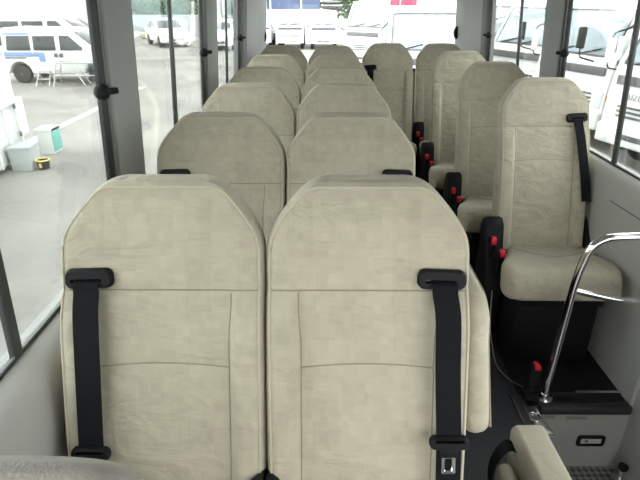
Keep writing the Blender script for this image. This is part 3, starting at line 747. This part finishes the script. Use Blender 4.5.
def van(label, blue=True):
    r = thing('minivan', label, 'van', group='parked white vans')
    hw = .82; L = 4.45
    prof = [(.62, .30), (.60, .60), (.66, .80), (1.22, 1.02), (1.95, 1.58), (2.2, 1.64), (4.1, 1.66), (4.32, 1.55), (4.45, 1.0), (4.45, .32)] + arc_pts(3.72, .30, .36) + arc_pts(1.28, .30, .36)
    mb = MB(); mb.prism(prof, -hw, hw, lambda u, v, a: (a*(1-.10*max(0, v-.95)/.7), u, v)); body = mb.build('body', WHITE, r, bevel=.05, seg=3)
    for s in (-1, 1):
        X = lambda z: s*(hw*(1-.10*max(0, z-.95)/.7)+.003)
        for poly in ([(1.52, 1.0), (2.32, 1.0), (2.32, 1.44), (2.02, 1.44)], [(2.46, 1.0), (3.16, 1.0), (3.16, 1.43), (2.46, 1.43)], [(3.26, 1.0), (4.02, 1.0), (3.98, 1.43), (3.26, 1.43)], [(4.14, 1.05), (4.34, 1.05), (4.25, 1.43), (4.14, 1.43)]):
            sw = quad_slab([(X(z), y, z) for y, z in poly], .010).build('side_window', DGLASS, r, bevel=.006)
        q = MB()
        for y0 in (2.26, 2.44): q.box(min(s*.81, s*.845), max(s*.81, s*.845), y0, y0+.11, .80, .92); 
        q.build('door_handle', GRILLE, r, bevel=.006)
        MB().tube([(s*.822, 2.40, .42), (s*.822, 2.40, .98), (X(1.45), 2.40, 1.45)], .006, 5).build('door_gap', GRILLE, r)
        MB().tube([(s*.822, 3.45, .78), (s*.822, 4.2, .78)], .02, 6).build('slide_rail', GRILLE, r)
        q = MB(); q.box(min(s*.86, s*1.0), max(s*.86, s*1.0), 1.45, 1.55, 1.0, 1.18); q.build('wing_mirror', OFFW, r, bevel=.02)
        q = MB(); q.box(min(s*.5, s*.8), max(s*.5, s*.8), .58, .8, .56, .74); q.build('headlight', LAMP, r, bevel=.03)
        for y in (1.28, 3.72): wheel(r, s*.80, y, .29, .29)
        if blue:
            q = MB(); x0, x1 = sorted((s*.80, s*.824)); q.box(x0, x1, 2.95, 4.2, .82, .95); q.build('blue_graphic', BLUE, r, bevel=.004)
            q = MB(); x0, x1 = sorted((s*.80, s*.825)); q.box(x0, x1, 2.85, 3.05, .66, .95); q.build('blue_graphic', BLUE, r, bevel=.03)
            quad_slab([(X(z)*1.002, y, z) for y, z in ((3.2, 1.455), (4.1, 1.455), (4.02, 1.52), (3.3, 1.52))], .008).build('blue_graphic', BLUE, r, bevel=.004)
    n = Vector((0, -.56, .9)).normalized()
    ws = [Vector((x, y, z)) + n*.0 for x, y, z in ((-.70, 1.30, 1.085), (.70, 1.30, 1.085), (.64, 1.88, 1.535), (-.64, 1.88, 1.535))]
    quad_slab(ws, .012).build('windshield', DGLASS, r, bevel=.006)
    q = MB(); q.box(-.84, .84, .56, .75, .28, .50); q.build('bumper', WHITE, r, bevel=.04, seg=3)
    q = MB(); q.box(-.40, .40, .57, .7, .58, .70); q.build('grille', GRILLE, r, bevel=.02)
    return r
v1 = van('white van with blue side graphics behind the folding work platform')
v1.location = (-6.0, 17.3+.82, GZ); v1.rotation_euler = (0, 0, head(1, 0))
v2 = van('taller white van standing behind the van with blue graphics', blue=False)
v2.location = (-8.35, 23.6, GZ); v2.rotation_euler = (0, 0, head(1, 0)); v2.scale = (1.15, 1.25, 1.17)

def car(label):
    r = thing('hatchback_car', label, 'car', group='distant white cars')
    hw = .84
    prof = [(0, .26), (-.03, .5), (.05, .74), (1.05, .92), (1.75, 1.42), (2.1, 1.48), (3.2, 1.46), (3.85, 1.0), (3.95, .9), (3.95, .3)] + arc_pts(3.25, .28, .34) + arc_pts(.78, .28, .34)
    mb = MB(); mb.prism(prof, -hw, hw, lambda u, v, a: (a*(1-.16*max(0, v-.88)/.6), u, v)); mb.build('body', WHITE, r, bevel=.05, seg=3)
    quad_slab([(-.70, 1.14, .985), (.70, 1.14, .985), (.60, 1.70, 1.385), (-.60, 1.70, 1.385)], .012).build('windshield', DGLASS, r, bevel=.006)
    for s in (-1, 1):
        X = lambda z: s*(hw*(1-.16*max(0, z-.88)/.6)+.003)
        for poly in ([(1.45, .95), (2.25, .95), (2.25, 1.36), (1.85, 1.36)], [(2.33, .95), (3.4, .95), (3.1, 1.36), (2.33, 1.36)]):
            quad_slab([(X(z), y, z) for y, z in poly], .010).build('side_window', DGLASS, r, bevel=.006)
        q = MB(); q.box(min(s*.48, s*.80), max(s*.48, s*.80), -.04, .16, .56, .70); q.build('headlight', LAMP, r, bevel=.03)
        q = MB(); q.box(min(s*.84, s*.98), max(s*.84, s*.98), 1.35, 1.45, .94, 1.08); q.build('wing_mirror', OFFW, r, bevel=.02)
        for y in (.78, 3.25): wheel(r, s*.82, y, .29, .29)
    q = MB(); q.box(-.44, .44, -.045, .05, .36, .50); q.build('grille', GRILLE, r, bevel=.02)
    return r
c1 = car('white car behind the middle side window, beside the sash bar')
c1.location = (-8.3, 31.2, GZ); c1.rotation_euler = (0, 0, head(.5, -.86))
dup(c1, (-5.6, 29.0, GZ), head(.1, -1), 'white car seen in the narrow window next to the rear corner pillar')

# folding work platform
fp = thing('work_platform', 'folding aluminium work platform standing in front of the van', 'platform', (-7.55, 16.9, GZ))
mb = MB(); mb.box(-.75, .65, -.17, .17, .66, .71); mb.build('deck', ALU, fp, bevel=.006)
for s in (-1, 1):
    for x, e in ((-.72, -.16), (.62, .34)):
        MB().tube([(x, s*.15, .69), (x+e, s*.24, 0.0)], .022, 8).build('leg', ALU, fp, smooth=True)
    MB().tube([(-.16, s*.16, .45), (.1, s*.22, .02)], .018, 8).build('brace', ALU, fp, smooth=True)
for x, e in ((-.72, -.16), (.62, .34)):
    for q in (.35, .7): MB().tube([(x+e*q, -.15-.09*q, .69*(1-q)), (x+e*q, .15+.09*q, .69*(1-q))], .016, 8).build('rung', ALU, fp, smooth=True)
MB().tube([(-.86, -.2, .32), (.8, -.2, .32)], .016, 8).build('brace', ALU, fp, smooth=True)
st = thing('step_stool', 'small aluminium step stool beside the folding work platform', 'stool', (-8.75, 16.8, GZ))
for z, y in ((.44, .10), (.22, -.04)):
    mb = MB(); mb.box(-.18, .18, y-.08, y+.08, z-.03, z); mb.build('tread', ALU, st, bevel=.005)
for s in (-1, 1):
    MB().tube([(s*.17, .12, .43), (s*.21, -.22, 0)], .016, 8).build('leg', ALU, st, smooth=True)
    MB().tube([(s*.17, .10, .43), (s*.21, .26, 0)], .016, 8).build('leg', ALU, st, smooth=True)

# white ribbed truck body at the edge of the lot, seen through the first side window
cg = thing('cargo_body', 'white ribbed cargo body standing on the lot close to the first side window', 'cargo body', (-5.08, 8.62, GZ), rz=math.radians(10))
mb = MB(); mb.box(-1.75, 0, -4.2, 0, .10, 1.74); mb.build('shell', OFFW, cg, bevel=.02)
mb = MB(); mb.box(-.02, .05, -4.25, .03, 1.70, 1.80); mb.build('top_rail', WHITE, cg, bevel=.01)
mb = MB(); mb.box(-.02, .06, -4.25, .03, .93, 1.01); mb.build('belt_rail', WHITE, cg, bevel=.01)
for i in range(9):
    y = -.05 - .5*i; mb = MB(); mb.box(-.01, .035, y-.035, y+.035, .10, 1.74); mb.build('rib', WHITE, cg, bevel=.008)
mb = MB(); mb.box(-.01, .02, .02, .34, .35, .98); mb.build('end_flap', OFFW, cg, bevel=.02)
for z in (.45, .9):
    mb = MB(); mb.box(.03, .06, -.16, -.12, z-.05, z+.03); mb.build('latch', GRILLE, cg, bevel=.004)
def crate(name, label, loc, w, d_, h, m, lid=None, rz=0, cat='box', group=None):
    t = thing(name, label, cat, loc, rz, group)
    mb = MB(); mb.prism([(-w/2*.93, 0), (w/2*.93, 0), (w/2, h), (-w/2, h)], -d_/2, d_/2, lambda u, v, a: (u, a, v)); mb.build('body', m, t, bevel=.012)
    mb = MB(); mb.box(-w/2-.012, w/2+.012, -d_/2-.012, d_/2+.012, h-.03, h+.02); mb.build('lid', lid or m, t, bevel=.008)
    return t
crate('storage_box', 'grey plastic box on the asphalt against the white cargo body', (-4.76, 8.02, GZ), .32, .40, .36, GREYB, rz=.15, group='boxes by the cargo body')
tb = crate('storage_box', 'white box with teal end on the asphalt behind the grey box', (-4.82, 8.98, GZ), .26, .34, .42, OFFW, group='boxes by the cargo body')
mb = MB(); mb.box(.118, .142, -.15, .15, .05, .44); mb.build('teal_end', TEAL, tb, bevel=.008)
bu = thing('bucket', 'small black bucket with yellow rim beside the grey box', 'bucket', (-4.47, 7.98, GZ))
MB().rings(lathe_ring([((0,0,.004), (0,0,1), .08), ((0,0,.14), (0,0,1), .10), ((0,0,.14), (0,0,1), .09), ((0,0,.02), (0,0,1), .07)], 20)).build('pail', BLACK, bu, smooth=True)
MB().tube([(.1*math.cos(a*PI/12), .1*math.sin(a*PI/12), .145) for a in range(25)], .012, 8).build('rim', YELLOW, bu, smooth=True)
mb = MB(); mb.box(-.02, .02, -.1, -.088, .04, .11); mb.build('tag', YELLOW, bu)

# perimeter: grey wall, hedge, buildings
mb = MB(); mb.box(-16.2, -6.4, 41, 41.4, GZ, .62); mb.build('wall_lot', WALLG, kind='structure')
rng = random.Random(3)
def leafy(name, label, x0, x1, y0, y1, z0, z1, n):
    mb = MB()
    for _ in range(n):
        c = Vector((rng.uniform(x0, x1), rng.uniform(y0, y1), z0 + (z1-z0)*rng.random()**.8)); s_ = rng.uniform(.10, .24)
        a = Vector((rng.gauss(0, 1), rng.gauss(0, 1), rng.gauss(0, 1))).normalized(); b = a.orthogonal().normalized(); c2 = a.cross(b)
        mb.add([c-b*s_, c+c2*s_*.5, c+b*s_, c-c2*s_*.5], [(0, 1, 2, 3)])
    o = mb.build(name, HEDGE); o['kind'] = 'stuff'; tag(o, label, 'hedge'); return o
leafy('hedge', 'dark green hedge growing behind the grey lot wall', -15.4, -9.5, 41.6, 43.5, -.4, 1.62, 3500)
leafy('hedge', 'light green hedge beside the oval mirror at the lot end', 1.0, 3.6, 58, 59, -.2, 2.2, 1600)
mb = MB(); mb.box(-12.6, -11.2, 38.2, 39.6, GZ, GZ+.32); tag(mb.build('planting_bed', DIRT, bevel=.12, seg=3), 'dry grass verge in front of the grey lot wall', 'verge')
mb = MB(); mb.box(-12.5, -11.3, 39.75, 39.83, GZ+.36, GZ+1.0); 
sg = mb.build('panel', BLDW, None, bevel=.02)
sgn = thing('notice_board', 'blank white board standing on the verge by the grey lot wall', 'board', (-11.9, 39.8, GZ))
sg.parent = sgn; sg.location = (11.9, -39.8, -GZ)
for x in (-.45, .45): MB().tube([(x, .06, .0), (x, .06, .95)], .03, 8).build('post', ALU, sgn, smooth=True)
def building(name, label, x0, x1, y0, y1, h, m, extra=None):
    t = thing(name, label, 'building', ((x0+x1)/2, (y0+y1)/2, GZ)); hw, hd = (x1-x0)/2, (y1-y0)/2
    mb = MB(); mb.box(-hw, hw, -hd, hd, 0, h); mb.build('walls', m, t)
    mb = MB(); mb.box(-hw-.2, hw+.2, -hd-.2, hd+.2, h, h+.25); mb.build('roof', OFFW, t)
    return t, hw, hd
t, hw, hd = building('warehouse', 'white warehouse behind the van with blue graphics', -44, -13.5, 46, 58, 7, BLDW)
mb = MB(); mb.box(-1.2, 2.0, -hd-.9, -hd, 1.55, 1.85); mb.build('awning', YELLOW, t, bevel=.03)
for x in (-8, 6.5, 9.8): MB().tube([(x, -hd-.08, 0), (x, -hd-.08, 6.8)], .06, 8).build('downpipe', OFFW, t)
t, hw, hd = building('warehouse', 'navy clad warehouse at the far end of the lot', -7.4, -.4, 60, 72, 6, NAVY)
mb = MB(); mb.box(-hw-.02, hw+.02, -hd-.1, -hd, 0, 1.55); mb.build('base_course', BLDW, t)
for x in (-2.2, -1.75, 1.5): MB().tube([(x, -hd-.12, 1.5), (x, -hd-.12, 5.9)], .09, 8).build('downpipe', BLDW, t)
for i in range(24): 
    pass
t, hw, hd = building('workshop', 'grey workshop with white columns past the lot wall', -10.4, -6.6, 45, 52, 6, WALLG)
for x in (-1.6, -.9, .55, 1.4): 
    mb = MB(); mb.box(x-.1, x+.1, -hd-.12, -hd, 0, 5.9); mb.build('column', BLDW, t)
for x0 in (-.75, .7):
    mb = MB(); mb.box(x0, x0+.6 if x0 < 0 else x0+.55, -hd-.05, -hd, 1.3, 4.0); mb.build('window', DGLASS, t)
# banners above the trucks at the rear
def banner(label, loc, w, z0, z1, ragged=False):
    t = thing('banner', label, 'banner', loc, group='red banners behind the trucks')
    MB().tube([(-w/2-.02, 0, 0), (-w/2-.02, 0, z1-loc[2]+.1)], .014, 8).build('pole', ALU, t, smooth=True)
    mb = MB(); n = 14
    top = z1-loc[2]; bot = z0-loc[2]
    ring = []
    for i in range(n+1):
        q = i/n; x = -w/2 + w*q; y = .03*math.sin(q*6)
        zb = bot + (.12*abs(math.sin(q*9)) if ragged else .0)
        ring.append([(x, y-.004, zb), (x, y+.004, zb), (x, y+.004, top), (x, y-.004, top)])
    mb.rings(ring); mb.build('cloth', PINK, t)
    return t
banner('red banner hanging over the truck with the wide windshield', (2.62, 17.6, GZ), .50, 1.22, 2.6)
banner('short ragged red banner beside the straight red banner', (2.22, 17.8, GZ), .30, 1.30, 2.4, True)

# ------------------------------------------------------------------ light, camera
w = bpy.data.worlds.new('overcast'); S.world = w; w.use_nodes = True
bg = w.node_tree.nodes['Background']; bg.inputs['Color'].default_value = (1.0, 1.0, .985, 1); bg.inputs['Strength'].default_value = 5.4

cam = bpy.data.cameras.new('camera'); co = bpy.data.objects.new('camera', cam); C.objects.link(co); S.camera = co
cam.sensor_fit = 'HORIZONTAL'; cam.sensor_width = 36; cam.lens = 518/640*36; cam.clip_start = .02; cam.clip_end = 400
pitch = math.atan(240/518)
co.location = (0, 0, 1.6); co.rotation_euler = (PI/2 - pitch, 0, math.radians(.4))
S.view_settings.view_transform = 'Standard'; S.view_settings.look = 'None'; S.view_settings.gamma = 1; S.view_settings.use_curve_mapping = False
S.view_settings.exposure = 0.0
S.cycles.use_denoising = True
S.cycles.max_bounces = 10; S.cycles.diffuse_bounces = 6; S.cycles.transparent_max_bounces = 24
